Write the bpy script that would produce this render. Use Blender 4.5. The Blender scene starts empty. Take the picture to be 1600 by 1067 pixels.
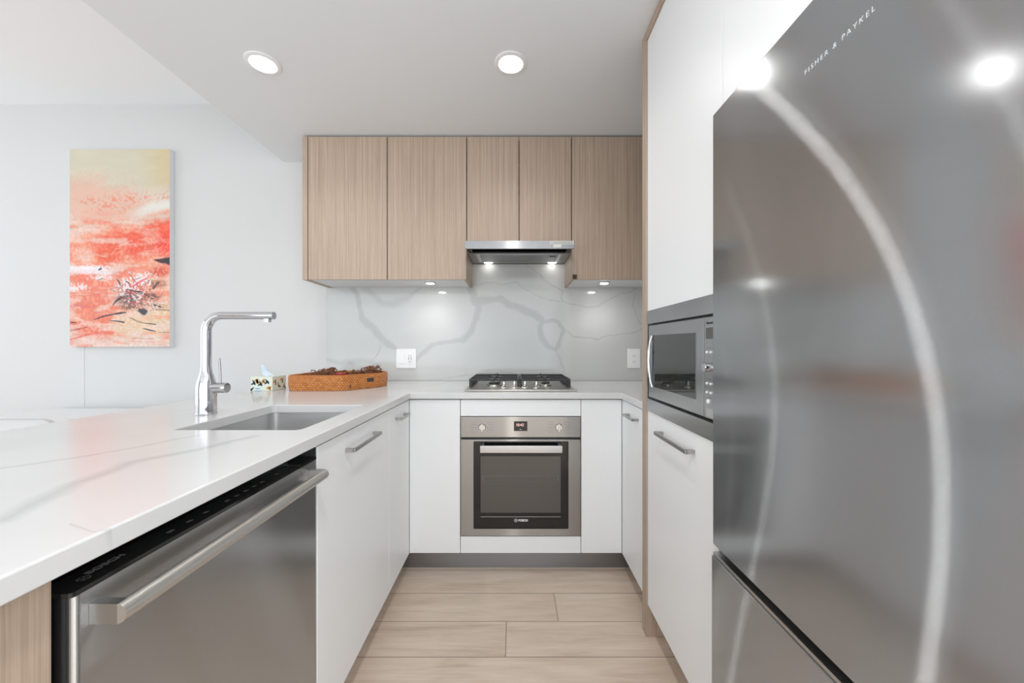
import bpy, bmesh, math, random
import numpy as np
from mathutils import Vector, Matrix

random.seed(7)
S = bpy.context.scene
C = S.collection

# ------------------------------------------------------------------ camera, world, lights, exposure
F = 600.0                     # focal length in pixels of the 1600 wide frame
cam_d = bpy.data.cameras.new('camera'); cam = bpy.data.objects.new('camera', cam_d); C.objects.link(cam)
cam.location = (0, 0, 1.14); cam.rotation_euler = (math.radians(90), 0, 0)
cam_d.sensor_width = 36; cam_d.lens = 36 * F / 1600
cam_d.shift_x = -3.0 / 1600; cam_d.shift_y = 7.5 / 1600
cam_d.clip_start = 0.02
S.camera = cam

w = bpy.data.worlds.new('world'); S.world = w; w.use_nodes = True
bg = w.node_tree.nodes['Background']; bg.inputs[0].default_value = (0.80, 0.90, 1.0, 1); bg.inputs[1].default_value = 1.5

def area(name, loc, rot, sx, sy, power, col=(1, 1, 1)):
    l = bpy.data.lights.new(name, 'AREA'); l.shape = 'RECTANGLE'; l.size = sx; l.size_y = sy
    l.energy = power; l.color = col
    o = bpy.data.objects.new(name, l); o.location = loc; o.rotation_euler = [math.radians(a) for a in rot]
    C.objects.link(o); return o
# daylight entering by the big windows of the living room (left wall, wall behind the camera)
area('daylight_left', (-5.35, 0.2, 1.45), (0, -90, 0), 2.3, 4.2, 34, (0.91, 0.96, 1.0))
area('daylight_rear', (-1.4, -3.85, 1.45), (90, 0, 0), 6.0, 2.3, 70, (0.91, 0.96, 1.0))
area('fill_right', (1.10, -2.1, 1.35), (0, 90, 0), 2.2, 2.8, 75, (0.91, 0.96, 1.0))  # added fill for the left-hand doors, the right wall has no window
for lx in (-0.014,): area('ceiling_fill', (lx, 0.1, 2.365), (0, 0, 0), 0.12, 0.12, 12, (1, 0.98, 0.95))  # added unseen fill for floor and doors, no fixture

S.view_settings.view_transform = 'Standard'
S.view_settings.look = 'None'
S.view_settings.gamma = 1
S.view_settings.use_curve_mapping = False
S.view_settings.exposure = -0.03

# ------------------------------------------------------------------ materials
def lin(c):
    c = c / 255.0
    return c / 12.92 if c <= 0.04045 else ((c + 0.055) / 1.055) ** 2.4
def rgb(r, g, b): return (lin(r), lin(g), lin(b), 1)

class NT:
    """small helper to write node graphs"""
    def __init__(s, mat): s.m = mat; s.t = mat.node_tree; s.n = s.t.nodes; s.b = s.n['Principled BSDF']
    def node(s, kind, **kw):
        n = s.n.new(kind)
        for k, v in kw.items(): setattr(n, k, v)
        return n
    def put(s, sock, v):
        if isinstance(v, bpy.types.NodeSocket): s.t.links.new(v, sock)
        else: sock.default_value = v
    def math(s, op, a, b=None, c=None, clamp=False):
        n = s.node('ShaderNodeMath', operation=op); n.use_clamp = clamp
        for i, v in enumerate((a, b, c)):
            if v is not None: s.put(n.inputs[i], v)
        return n.outputs[0]
    def vmath(s, op, a, b=None):
        n = s.node('ShaderNodeVectorMath', operation=op)
        s.put(n.inputs[0], a)
        if b is not None: s.put(n.inputs[3 if op == 'SCALE' else 1], b)
        return n.outputs['Value'] if op in ('DOT_PRODUCT', 'LENGTH', 'DISTANCE') else n.outputs[0]
    def pos(s): return s.node('ShaderNodeNewGeometry').outputs['Position']
    def scale(s, v, k):
        return s.vmath('MULTIPLY', v, k)
    def noise(s, v, scale, detail=3, rough=0.5, dist=0.0):
        n = s.node('ShaderNodeTexNoise'); s.put(n.inputs['Vector'], v)
        n.inputs['Scale'].default_value = scale; n.inputs['Detail'].default_value = detail
        n.inputs['Roughness'].default_value = rough; n.inputs['Distortion'].default_value = dist
        return n.outputs['Fac']
    def ramp(s, f, stops):
        n = s.node('ShaderNodeValToRGB'); s.put(n.inputs[0], f)
        e = n.color_ramp.elements
        while len(e) > 1: e.remove(e[-1])
        e[0].position, e[0].color = stops[0]
        for p, c in stops[1:]:
            q = e.new(p); q.color = c
        return n.outputs[0]
    def mix(s, f, a, b, mode='MIX'):
        n = s.node('ShaderNodeMix', data_type='RGBA', blend_type=mode)
        s.put(n.inputs[0], f); s.put(n.inputs[6], a); s.put(n.inputs[7], b)
        return n.outputs[2]
    def bump(s, h, strength, dist=0.01):
        n = s.node('ShaderNodeBump'); s.put(n.inputs['Height'], h)
        n.inputs['Strength'].default_value = strength; n.inputs['Distance'].default_value = dist
        s.t.links.new(n.outputs[0], s.b.inputs['Normal'])

def mat(name, col, rough=0.5, metal=0.0, **kw):
    m = bpy.data.materials.new(name); m.use_nodes = True
    b = m.node_tree.nodes['Principled BSDF']
    b.inputs['Base Color'].default_value = col; b.inputs['Roughness'].default_value = rough
    b.inputs['Metallic'].default_value = metal
    for k, v in kw.items(): b.inputs[k.replace('_', ' ')].default_value = v
    return m

M = {}
def paint(name, col, rough=0.6):
    m = mat(name, col, rough); t = NT(m)
    t.bump(t.noise(t.pos(), 90, 2), 0.04, 0.002)
    return m
M['wall'] = paint('wall_paint', rgb(212, 212, 211))
M['ceiling'] = paint('ceiling_paint', rgb(246, 248, 250))
M['ceiling_low_shaded'] = paint('kitchen_ceiling_shaded', rgb(234, 237, 240))  # greyer copy of the ceiling paint, shade put into its colour
M['white'] = paint('white_lacquer', rgb(238, 239, 240), 0.38)
M['carcass'] = paint('white_melamine', rgb(225, 225, 226), 0.5)
M['white_gloss'] = mat('white_plastic', rgb(240, 240, 240), 0.3)
M['black'] = mat('black_plastic', rgb(18, 18, 20), 0.35)
M['black_gloss'] = mat('black_glass', rgb(20, 20, 20), 0.06)
M['cast_iron'] = mat('cast_iron', rgb(38, 38, 40), 0.45)
M['chrome'] = mat('chrome', rgb(205, 205, 208), 0.06, 1.0)
M['satin'] = mat('satin_steel', rgb(190, 190, 190), 0.28, 1.0)
M['handle_steel'] = mat('handle_steel', rgb(208, 207, 203), 0.40, 1.0)
M['nickel'] = mat('brushed_nickel', rgb(176, 176, 176), 0.35, 1.0)
M['hood_grey'] = mat('painted_grey_metal', rgb(150, 151, 150), 0.4, 0.2)
M['knob'] = mat('knob_metal', rgb(205, 203, 198), 0.25, 1.0)
M['dark'] = mat('hole_shade', rgb(60, 55, 50), 0.7)
M['brown'] = mat('brown_bumper', rgb(62, 40, 22), 0.5)
M['grey_print'] = mat('grey_print', rgb(105, 105, 103), 0.5)
M['white_print'] = mat('white_print', rgb(225, 225, 225), 0.5)
M['silver_print'] = mat('silver_print', rgb(205, 208, 212), 0.4)
M['black_print'] = mat('black_print', rgb(40, 40, 40), 0.5)
M['sticker'] = mat('sticker_paper', rgb(215, 215, 212), 0.5)

def steel(name, col, rough, tangent, aniso=0.9, mixf=0.5, wav=0.0, scl=(1, 1, 1), lobe=0.24):
    """brushed metal: a soft mirror lobe plus a lobe drawn out across the brushing"""
    m = mat(name, col, rough, 1.0); t = NT(m)
    cx = t.node('ShaderNodeCombineXYZ')
    for i in range(3): cx.inputs[i].default_value = tangent[i]
    p = t.pos()
    grain = t.noise(t.scale(p, scl), 420, 2)
    c = t.mix(grain, tuple(c * 0.97 for c in col[:3]) + (1,), tuple(min(1, c * 1.03) for c in col[:3]) + (1,))
    t.put(t.b.inputs['Base Color'], c)
    g = t.node('ShaderNodeBsdfAnisotropic')
    t.put(g.inputs['Color'], c); g.inputs['Roughness'].default_value = lobe; g.inputs['Anisotropy'].default_value = -aniso
    t.t.links.new(cx.outputs[0], g.inputs['Tangent'])
    ms = t.node('ShaderNodeMixShader'); ms.inputs[0].default_value = mixf
    out = t.n['Material Output']
    t.t.links.new(t.b.outputs[0], ms.inputs[1]); t.t.links.new(g.outputs[0], ms.inputs[2]); t.t.links.new(ms.outputs[0], out.inputs['Surface'])
    if wav:
        t.bump(t.noise(p, 3.0, 1), wav, 0.01)
        t.t.links.new(t.b.inputs['Normal'].links[0].from_socket, g.inputs['Normal'])
    return m
H = (0.02, 0.02, 1)
M['steel_fridge'] = steel('fridge_steel', rgb(200, 203, 206), 0.14, (0, 0, 1), 0.94, 0.58, 0.03, H)
M['steel'] = steel('appliance_steel', rgb(190, 192, 193), 0.20, (0, 0, 1), 0.85, 0.5, 0.0, H)
M['steel_oven'] = steel('oven_steel', rgb(158, 155, 150), 0.24, (0, 0, 1), 0.85, 0.5, 0.0, H)
M['steel_flat'] = steel('cooktop_steel', rgb(196, 193, 186), 0.32, (0, 1, 0), 0.8, 0.3, 0.0, (0.02, 1, 1))
M['steel_sink'] = steel('sink_steel', rgb(218, 218, 218), 0.42, (0, 0, 1), 0.7, 0.2, 0.0, (0.02, 0.02, 1))
M['plinth'] = steel('plinth_aluminium', rgb(150, 151, 153), 0.42, (0, 0, 1), 0.7, 0.4, 0.0, H)
M['micro_window'] = mat('microwave_mirror_glass', rgb(95, 97, 95), 0.01, 0.8)
M['oven_window'] = mat('oven_inner_glass', rgb(92, 89, 85), 0.15, 0.35)

def emit(name, col, strength):
    m = bpy.data.materials.new(name); m.use_nodes = True
    b = m.node_tree.nodes['Principled BSDF']
    b.inputs['Base Color'].default_value = col
    b.inputs['Emission Color'].default_value = col; b.inputs['Emission Strength'].default_value = strength
    return m
M['lamp'] = emit('downlight_lens', (1, 0.99, 0.97, 1), 14)
M['puck'] = emit('puck_lens', (1, 0.99, 0.95, 1), 70)
M['hood_lens'] = emit('hood_lamp_lens', (1, 0.99, 0.95, 1), 10)
M['digits'] = emit('clock_digits', (1, 0.6, 0.55, 1), 0.7)

def wood_laminate():
    m = mat('ash_laminate', rgb(190, 170, 152), 0.5); t = NT(m)
    p = t.pos()
    a = t.noise(t.scale(p, (1, 1, 0.006)), 190, 2, 0.5)
    b = t.noise(t.scale(p, (1, 1, 0.015)), 520, 3, 0.6)
    f = t.math('ADD', t.math('MULTIPLY', a, 0.6), t.math('MULTIPLY', b, 0.4))
    t.put(t.b.inputs['Base Color'], t.ramp(f, [(0.30, rgb(156, 136, 118)), (0.5, rgb(178, 157, 139)), (0.70, rgb(196, 177, 159))]))
    t.bump(a, 0.1, 0.002)
    return m
M['wood'] = wood_laminate()
M['wood_edge'] = mat('edge_banding', rgb(213, 190, 168), 0.5)

def floor_mat():
    m = mat('oak_plank_floor', rgb(190, 170, 150), 0.42); t = NT(m)
    p = t.pos(); sp = t.node('ShaderNodeSeparateXYZ'); t.put(sp.inputs[0], p)
    x, y = sp.outputs[0], sp.outputs[1]
    rr = t.math('DIVIDE', t.math('SUBTRACT', y, 1.409), 0.182)
    row = t.math('FLOOR', rr); fr = t.math('SUBTRACT', rr, row)
    L = 1.9
    off = t.math('MULTIPLY_ADD', row, 0.215, -0.031)
    off = t.math('ADD', off, t.math('MULTIPLY', t.math('GREATER_THAN', row, 1.5), 0.55))
    off = t.math('SUBTRACT', off, t.math('MULTIPLY', t.math('LESS_THAN', row, -0.5), 0.7))
    q = t.math('DIVIDE', t.math('SUBTRACT', x, off), L)
    col = t.math('FLOOR', q); fc = t.math('SUBTRACT', q, col)
    dy = t.math('MULTIPLY', t.math('MINIMUM', fr, t.math('SUBTRACT', 1.0, fr)), 0.182)
    dx = t.math('MULTIPLY', t.math('MINIMUM', fc, t.math('SUBTRACT', 1.0, fc)), L)
    seam = t.math('LESS_THAN', t.math('MINIMUM', dx, dy), 0.0013)
    wn = t.node('ShaderNodeTexWhiteNoise', noise_dimensions='2D')
    cv = t.node('ShaderNodeCombineXYZ'); t.put(cv.inputs[0], row); t.put(cv.inputs[1], col)
    t.put(wn.inputs[0], cv.outputs[0])
    rnd = wn.outputs[0]
    sh = t.node('ShaderNodeCombineXYZ'); t.put(sh.inputs[0], x); t.put(sh.inputs[1], t.math('MULTIPLY', y, 7.0)); t.put(sh.inputs[2], t.math('MULTIPLY', rnd, 20.0))
    g1 = t.noise(sh.outputs[0], 2.2, 5, 0.6, 0.5)
    sh2 = t.node('ShaderNodeCombineXYZ'); t.put(sh2.inputs[0], x); t.put(sh2.inputs[1], t.math('MULTIPLY', y, 30.0)); t.put(sh2.inputs[2], t.math('MULTIPLY', rnd, 9.0))
    g2 = t.noise(sh2.outputs[0], 6, 3, 0.6)
    f = t.math('ADD', t.math('MULTIPLY', g1, 0.7), t.math('MULTIPLY', g2, 0.3))
    f = t.math('ADD', f, t.math('MULTIPLY', t.math('SUBTRACT', rnd, 0.5), 0.05))
    c = t.ramp(f, [(0.32, rgb(190, 170, 151)), (0.47, rgb(212, 193, 175)), (0.62, rgb(223, 206, 190))])
    c = t.mix(seam, c, rgb(120, 100, 82))
    t.put(t.b.inputs['Base Color'], c)
    return m
M['floor'] = floor_mat()

def P(x, y, d): return Vector(((x - 803) * d / F, d, 1.14 - (y - 541) * d / F))

def counter_mat():
    m = mat('veined_quartz', rgb(238, 238, 238), 0.17, IOR=1.36); t = NT(m)
    p = t.pos()
    nz = t.node('ShaderNodeTexNoise'); t.put(nz.inputs['Vector'], p); nz.inputs['Scale'].default_value = 9; nz.inputs['Detail'].default_value = 3
    p2 = t.vmath('ADD', p, t.vmath('SCALE', t.vmath('SUBTRACT', nz.outputs['Color'], (0.5, 0.5, 0.5)), 0.035))
    p2 = t.vmath('MULTIPLY', p2, (1, 1, 0))
    # polylines on the top surface (metres), each with a width and a darkness
    def top(x, y):
        d = 0.23 * F / (y - 541); return ((x - 803) * d / F, d, 0)
    lines = [([top(-180, 850), top(0, 815), top(120, 754), top(203, 723), top(312, 702), top(395, 682)], 0.024, 0.40),
             ([top(-120, 760), top(0, 731), top(140, 712), top(250, 692), top(306, 681)], 0.012, 0.35),
             ([top(120, 815), top(150, 829), top(175, 822)], 0.003, 0.3),
             ([(-0.75, 2.0, 0), (-0.60, 2.10, 0), (-0.45, 2.30, 0), (-0.42, 2.55, 0)], 0.012, 0.25)]
    tot = None
    for pts, wd, k in lines:
        for a, b in zip(pts[:-1], pts[1:]):
            A, B = Vector(a), Vector(b); ba = B - A
            pa = t.vmath('SUBTRACT', p2, tuple(A))
            h = t.math('DIVIDE', t.vmath('DOT_PRODUCT', pa, tuple(ba)), ba.length_squared, clamp=True)
            d = t.vmath('LENGTH', t.vmath('SUBTRACT', pa, t.vmath('SCALE', tuple(ba), h)))
            v = t.math('MULTIPLY', t.math('SUBTRACT', 1.0, t.math('DIVIDE', d, wd), clamp=True), k)
            tot = v if tot is None else t.math('MAXIMUM', tot, v)
    cloud = t.math('MULTIPLY', t.math('SUBTRACT', t.noise(p, 3, 4), 0.45, clamp=True), 0.35)
    tot = t.math('ADD', tot, cloud, clamp=True)
    t.put(t.b.inputs['Base Color'], t.mix(tot, rgb(214, 214, 214), rgb(154, 156, 159)))
    return m
M['counter'] = counter_mat()

def attr_mat(name, attr, rough, a=None, b=None):
    m = mat(name, (1, 1, 1, 1), rough); t = NT(m)
    at = t.node('ShaderNodeAttribute', attribute_name=attr)
    if a is None: t.put(t.b.inputs['Base Color'], at.outputs['Color'])
    else: t.put(t.b.inputs['Base Color'], t.mix(at.outputs['Fac'], a, b))
    return m
M['splash'] = attr_mat('veined_quartz_slab', 'vein', 0.10, rgb(200, 201, 199), rgb(140, 140, 141))
M['art'] = attr_mat('canvas_paint', 'paint', 0.6)
M['art_edge'] = mat('canvas_side', rgb(228, 230, 232), 0.7)

def wicker():
    m = mat('woven_rattan', rgb(190, 120, 60), 0.5); t = NT(m)
    uv = t.node('ShaderNodeUVMap'); uv.uv_map = 'UVMap'
    br = t.node('ShaderNodeTexBrick'); br.offset = 0.5
    t.put(br.inputs['Vector'], uv.outputs[0]); br.inputs['Scale'].default_value = 1
    br.inputs['Brick Width'].default_value = 1; br.inputs['Row Height'].default_value = 1
    br.inputs['Mortar Size'].default_value = 0.16; br.inputs['Mortar Smooth'].default_value = 1
    br.inputs['Color1'].default_value = rgb(230, 158, 88); br.inputs['Color2'].default_value = rgb(206, 124, 54)
    br.inputs['Mortar'].default_value = rgb(92, 44, 16)
    n = t.noise(t.pos(), 60, 2)
    t.put(t.b.inputs['Base Color'], t.mix(t.math('MULTIPLY', n, 0.25), br.outputs[0], rgb(186, 108, 48)))
    t.bump(t.math('SUBTRACT', 1.0, br.outputs['Fac']), 0.6, 0.003)
    return m
M['wicker'] = wicker()
M['rattan'] = mat('rattan_rim', rgb(186, 112, 52), 0.5)
M['twig'] = mat('dried_twig', rgb(126, 84, 58), 0.7)
M['red'] = mat('red_foil', rgb(185, 45, 45), 0.4)
M['tissue'] = mat('tissue_paper', rgb(228, 238, 248), 0.8)
M['box_print'] = mat('pale_card', rgb(222, 228, 214), 0.5)
M['leaf_navy'] = mat('navy_print', rgb(48, 66, 86), 0.5)
M['leaf_gold'] = mat('gold_print', rgb(196, 142, 68), 0.5)
M['box_blue'] = mat('blue_print', rgb(150, 180, 215), 0.5)
M['fabric_white'] = mat('chair_shell_white', rgb(216, 217, 218), 0.45)

# ------------------------------------------------------------------ geometry helpers
def new(): return bmesh.new()
def add_box(bm, x0, x1, y0, y1, z0, z1, bev=0.0, seg=2):
    b = bmesh.new()
    bmesh.ops.create_cube(b, size=1)
    for v in b.verts:
        v.co = Vector(((x0 + x1) / 2 + v.co.x * (x1 - x0), (y0 + y1) / 2 + v.co.y * (y1 - y0), (z0 + z1) / 2 + v.co.z * (z1 - z0)))
    if bev > 0: bmesh.ops.bevel(b, geom=b.edges[:], offset=bev, segments=seg, affect='EDGES', profile=0.5)
    merge(bm, b)
def merge(bm, b, mx=None):
    if mx is not None: bmesh.ops.transform(b, matrix=mx, verts=b.verts)
    me = bpy.data.meshes.new('tmp'); b.to_mesh(me); b.free(); bm.from_mesh(me); bpy.data.meshes.remove(me)
def box(*a, **k):
    bm = new(); add_box(bm, *a, **k); return bm
def add_tube(bm, pts, r, seg=16, cap=True, sy=1.0, closed=False):
    """circular section swept along a path; r may be a list"""
    pts = [Vector(p) for p in pts]; n = len(pts)
    rs = r if isinstance(r, (list, tuple)) else [r] * n
    tans = []
    for i in range(n):
        a = pts[i - 1] if (i > 0 or closed) else pts[i]; b = pts[(i + 1) % n] if (i < n - 1 or closed) else pts[i]
        tans.append((b - a).normalized())
    up = Vector((0, 0, 1)) if abs(tans[0].z) < 0.9 else Vector((1, 0, 0))
    u = tans[0].cross(up).normalized(); v = u.cross(tans[0]).normalized()
    rings = []
    for i in range(n):
        if i: 
            q = tans[i - 1].rotation_difference(tans[i]); u = q @ u; v = q @ v
        rings.append([bm.verts.new(pts[i] + (u * math.cos(2 * math.pi * k / seg) + v * math.sin(2 * math.pi * k / seg) * sy) * rs[i]) for k in range(seg)])
    for i in range(n if closed else n - 1):
        A, B = rings[i], rings[(i + 1) % n]
        for k in range(seg): bm.faces.new((A[k], A[(k + 1) % seg], B[(k + 1) % seg], B[k]))
    if cap and not closed:
        bm.faces.new(rings[0][::-1]); bm.faces.new(rings[-1])
def tube(*a, **k):
    bm = new(); add_tube(bm, *a, **k); return bm
def add_lathe(bm, prof, center, axis='Z', seg=32):
    """profile of (radius, height) turned about an axis through center"""
    b = bmesh.new(); rings = []
    for r, h in prof:
        rings.append([b.verts.new((max(r, 1e-5) * math.cos(2 * math.pi * k / seg), max(r, 1e-5) * math.sin(2 * math.pi * k / seg), h)) for k in range(seg)])
    for A, B in zip(rings[:-1], rings[1:]):
        for k in range(seg): b.faces.new((A[k], A[(k + 1) % seg], B[(k + 1) % seg], B[k]))
    b.faces.new(rings[0][::-1]); b.faces.new(rings[-1])
    bmesh.ops.recalc_face_normals(b, faces=b.faces)
    R = {'Z': Matrix.Identity(4), '-Y': Matrix.Rotation(math.radians(90), 4, 'X'), 'X': Matrix.Rotation(math.radians(90), 4, 'Y'),
         '-X': Matrix.Rotation(math.radians(-90), 4, 'Y'), '-Z': Matrix.Rotation(math.radians(180), 4, 'X')}[axis]
    merge(bm, b, Matrix.Translation(center) @ R)
def lathe(*a, **k):
    bm = new(); add_lathe(bm, *a, **k); return bm
def rrect(x0, x1, y0, y1, r, n=6):
    """rounded rectangle loop, counter-clockwise"""
    out = []
    for cx, cy, a0 in ((x1 - r, y1 - r, 0), (x0 + r, y1 - r, 90), (x0 + r, y0 + r, 180), (x1 - r, y0 + r, 270)):
        for k in range(n + 1):
            a = math.radians(a0 + 90 * k / n); out.append((cx + r * math.cos(a), cy + r * math.sin(a)))
    return out
def prism(loop, mx, depth):
    """loop (2-D) extruded by depth along local z, then placed by mx"""
    b = bmesh.new()
    A = [b.verts.new((p[0], p[1], 0)) for p in loop]; B = [b.verts.new((p[0], p[1], depth)) for p in loop]
    b.faces.new(A[::-1]); b.faces.new(B); n = len(loop)
    for k in range(n): b.faces.new((A[k], A[(k + 1) % n], B[(k + 1) % n], B[k]))
    bmesh.ops.recalc_face_normals(b, faces=b.faces)
    bmesh.ops.transform(b, matrix=mx, verts=b.verts)
    return b
def frame_mx(o, right, up):
    r = Vector(right); u = Vector(up); n = r.cross(u)
    m = Matrix((r, u, n)).transposed().to_4x4(); m.translation = Vector(o); return m
FRONT = lambda o: frame_mx(o, (1, 0, 0), (0, 0, 1))           # writing that faces the camera (-Y)
AISLE_R = lambda o: frame_mx(o, (0, -1, 0), (0, 0, 1))        # on right-hand furniture, faces -X

def finish(me, m, smooth=True):
    me.materials.append(m)
    if smooth:
        for p in me.polygons: p.use_smooth = True
        me.set_sharp_from_angle(angle=math.radians(32))
def root_loc(o):
    while o.parent: o = o.parent
    return o.location
def obj(name, bm, m, parent=None, smooth=True, origin=None):
    """one mesh object from a bmesh written in world coordinates"""
    org = Vector(root_loc(parent)) if parent else Vector(origin or (0, 0, 0))
    bmesh.ops.translate(bm, verts=bm.verts, vec=-org)
    me = bpy.data.meshes.new(name); bm.to_mesh(me); bm.free()
    finish(me, m, smooth)
    o = bpy.data.objects.new(name, me); C.objects.link(o)
    if smooth:
        wn = o.modifiers.new('weighted_normal', 'WEIGHTED_NORMAL'); wn.keep_sharp = True
    if parent: o.parent = parent
    else: o.location = org
    return o
def thing(name, loc, label, cat, group=None):
    o = bpy.data.objects.new(name, None); C.objects.link(o); o.location = loc; o.empty_display_size = 0.05
    return tag(o, label, cat, group)
def tag(o, label, cat, group=None, kind=None):
    o['label'] = label; o['category'] = cat
    if group: o['group'] = group
    if kind: o['kind'] = kind
    return o
def struct(name, bm, m, smooth=False):
    o = obj(name, bm, m, None, smooth); o['kind'] = 'structure'; return o
def lettering(text, size, mx, m, parent, name='lettering', bold=0.0, space=1.0, ext=0.0003, align='LEFT', fit=None):
    cu = bpy.data.curves.new('t', 'FONT'); cu.body = text; cu.size = size; cu.extrude = ext; cu.offset = bold
    cu.space_character = space; cu.align_x = align
    to = bpy.data.objects.new('t', cu); C.objects.link(to)
    dg = bpy.context.evaluated_depsgraph_get(); dg.update()
    me = bpy.data.meshes.new_from_object(to.evaluated_get(dg))
    bpy.data.objects.remove(to); bpy.data.curves.remove(cu)
    b = new(); b.from_mesh(me); bpy.data.meshes.remove(me)
    if fit:
        xs = [v.co.x for v in b.verts]; k = fit / (max(xs) - min(xs)); x0 = min(xs)
        for v in b.verts: v.co.x = (v.co.x - x0) * k
    bmesh.ops.transform(b, matrix=mx, verts=b.verts)
    return obj(name, b, m, parent, False)
def ring_logo(mx, r, m, parent):
    b = new()
    add_tube(b, [(r * math.cos(a * math.pi / 14), r * math.sin(a * math.pi / 14), 0) for a in range(28)], r * 0.10, 6, closed=True)
    for s in (-1, 1):
        add_tube(b, [(s * r * 0.45, -r * 0.6, 0), (s * r * 0.30, -r * .2, 0), (s * r * 0.30, r * .2, 0), (s * r * 0.45, r * 0.6, 0)], r * 0.1, 6)
    add_tube(b, [(-r * 0.3, 0, 0), (r * 0.3, 0, 0)], r * 0.1, 6)
    for v in b.verts: v.co.z *= 0.15
    bmesh.ops.transform(b, matrix=mx, verts=b.verts)
    return obj('logo', b, m, parent)

# ------------------------------------------------------------------ room
WB = 2.576; ZC = 2.375; ZH = 2.763; XS = -1.543; XR = 1.20; XL = -5.5; YR = -4.0
struct('floor', box(XL - .1, XR + .1, YR - .1, WB + .1, -0.1, 0), M['floor'])
struct('wall_back', box(XL - .1, XR + .1, WB, WB + 0.12, 0, ZH), M['wall'])
struct('wall_right', box(XR, XR + 0.12, YR, WB, 0, ZH), M['wall'])
b = new(); add_box(b, XL - .1, XR + .1, YR - .1, WB + .1, ZH, ZH + 0.1)
struct('ceiling', b, M['ceiling'])
struct('ceiling', box(XS, XR, YR, WB, ZC, ZH), M['ceiling_low_shaded'])
b = new()   # left wall with its window opening
add_box(b, XL - .12, XL, YR, -2.1, 0, ZH); add_box(b, XL - .12, XL, 2.3, WB, 0, ZH)
add_box(b, XL - .12, XL, -2.1, 2.3, 0, 0.25); add_box(b, XL - .12, XL, -2.1, 2.3, 2.62, ZH)
struct('wall_left', b, M['wall'])
b = new()
add_box(b, XL - .1, -4.5, YR - .12, YR, 0, ZH); add_box(b, 1.0, XR + .1, YR - .12, YR, 0, ZH)
add_box(b, -4.5, 1.0, YR - .12, YR, 0, 0.25); add_box(b, -4.5, 1.0, YR - .12, YR, 2.30, ZH)
struct('wall_rear', b, M['wall'])
b = new()
for y in (-2.1, -0.65, 0.8, 2.25): add_box(b, XL - .08, XL - .03, y, y + 0.05, 0.25, 2.62)
for z in (0.25, 2.57): add_box(b, XL - .08, XL - .03, -2.05, 2.25, z, z + 0.05)
struct('window_1', b, M['white_gloss'])
b = new()
for x in (-4.5, -2.7, -0.9, 0.95): add_box(b, x, x + 0.05, YR - .08, YR - .03, 0.25, 2.30)
for z in (0.25, 2.25): add_box(b, -4.45, 0.95, YR - .08, YR - .03, z, z + 0.05)
struct('window_2', b, M['white_gloss'])

# ------------------------------------------------------------------ veined backsplash slab
def fbm_grid(nx, ny, sx, sy, seed, octaves=4):
    rng = np.random.RandomState(seed); out = np.zeros((ny, nx)); amp = 1.0; tot = 0
    for o in range(octaves):
        gx, gy = max(2, int(sx * 2 ** o) + 2), max(2, int(sy * 2 ** o) + 2)
        g = rng.rand(gy, gx)
        u = np.linspace(0, gx - 1.001, nx); v = np.linspace(0, gy - 1.001, ny)
        iu = u.astype(int); iv = v.astype(int); fu = u - iu; fv = v - iv
        fu = fu * fu * (3 - 2 * fu); fv = fv * fv * (3 - 2 * fv)
        a = g[np.ix_(iv, iu)]; bb = g[np.ix_(iv, iu + 1)]; c = g[np.ix_(iv + 1, iu)]; d = g[np.ix_(iv + 1, iu + 1)]
        out += amp * ((a * (1 - fu) + bb * fu) * (1 - fv)[:, None] + (c * (1 - fu) + d * fu) * fv[:, None])
        tot += amp; amp *= 0.5
    return out / tot
def poly_dist(X, Y, pts, ws):
    """distance to a polyline divided by its local width"""
    best = np.full(X.shape, 1e9)
    for (a, b, wa, wb) in zip(pts[:-1], pts[1:], ws[:-1], ws[1:]):
        ax, ay = a; bx, by = b; dx, dy = bx - ax, by - ay; L2 = dx * dx + dy * dy + 1e-12
        h = np.clip(((X - ax) * dx + (Y - ay) * dy) / L2, 0, 1)
        d = np.hypot(X - ax - h * dx, Y - ay - h * dy) / (wa + (wb - wa) * h)
        best = np.minimum(best, d)
    return best
def grid_mesh(name, x0, x1, z0, z1, y, nx, ny):
    xs = np.linspace(x0, x1, nx); zs = np.linspace(z1, z0, ny)
    X, Z = np.meshgrid(xs, zs)
    co = np.stack([X.ravel(), np.full(X.size, y), Z.ravel()], 1)
    idx = np.arange(nx * ny).reshape(ny, nx)
    f = np.stack([idx[:-1, :-1], idx[1:, :-1], idx[1:, 1:], idx[:-1, 1:]], -1).reshape(-1, 4)
    me = bpy.data.meshes.new(name)
    me.vertices.add(len(co)); me.vertices.foreach_set('co', co.ravel())
    me.loops.add(f.size); me.loops.foreach_set('vertex_index', f.ravel().astype(np.int32))
    me.polygons.add(len(f)); me.polygons.foreach_set('loop_start', np.arange(0, f.size, 4).astype(np.int32))
    me.update(calc_edges=True); me.validate()
    return me, X, Z

YS = 2.556
nx, ny = 700, 240
bx0, bx1, bz0, bz1 = -1.248, 1.19, 0.911, 1.685
me, X, Z = grid_mesh('slab_face', bx0, bx1, bz0, bz1, YS, nx, ny)
px = 803 + X * F / YS; py = 541 - (Z - 1.14) * F / YS
wob = (fbm_grid(nx, ny, 30, 10, 1) - 0.5) * 9; wob2 = (fbm_grid(nx, ny, 30, 10, 2) - 0.5) * 9
px2 = px + wob; py2 = py + wob2
vein = np.zeros(px.shape)
def vein_line(pts, wd, k, soft=1.0):
    global vein
    wd = wd if isinstance(wd, (list, tuple)) else [wd] * len(pts)
    d = poly_dist(px2, py2, pts, wd)
    vein = np.maximum(vein, k * np.clip((1.4 - d) / (0.8 * soft), 0, 1))
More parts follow.
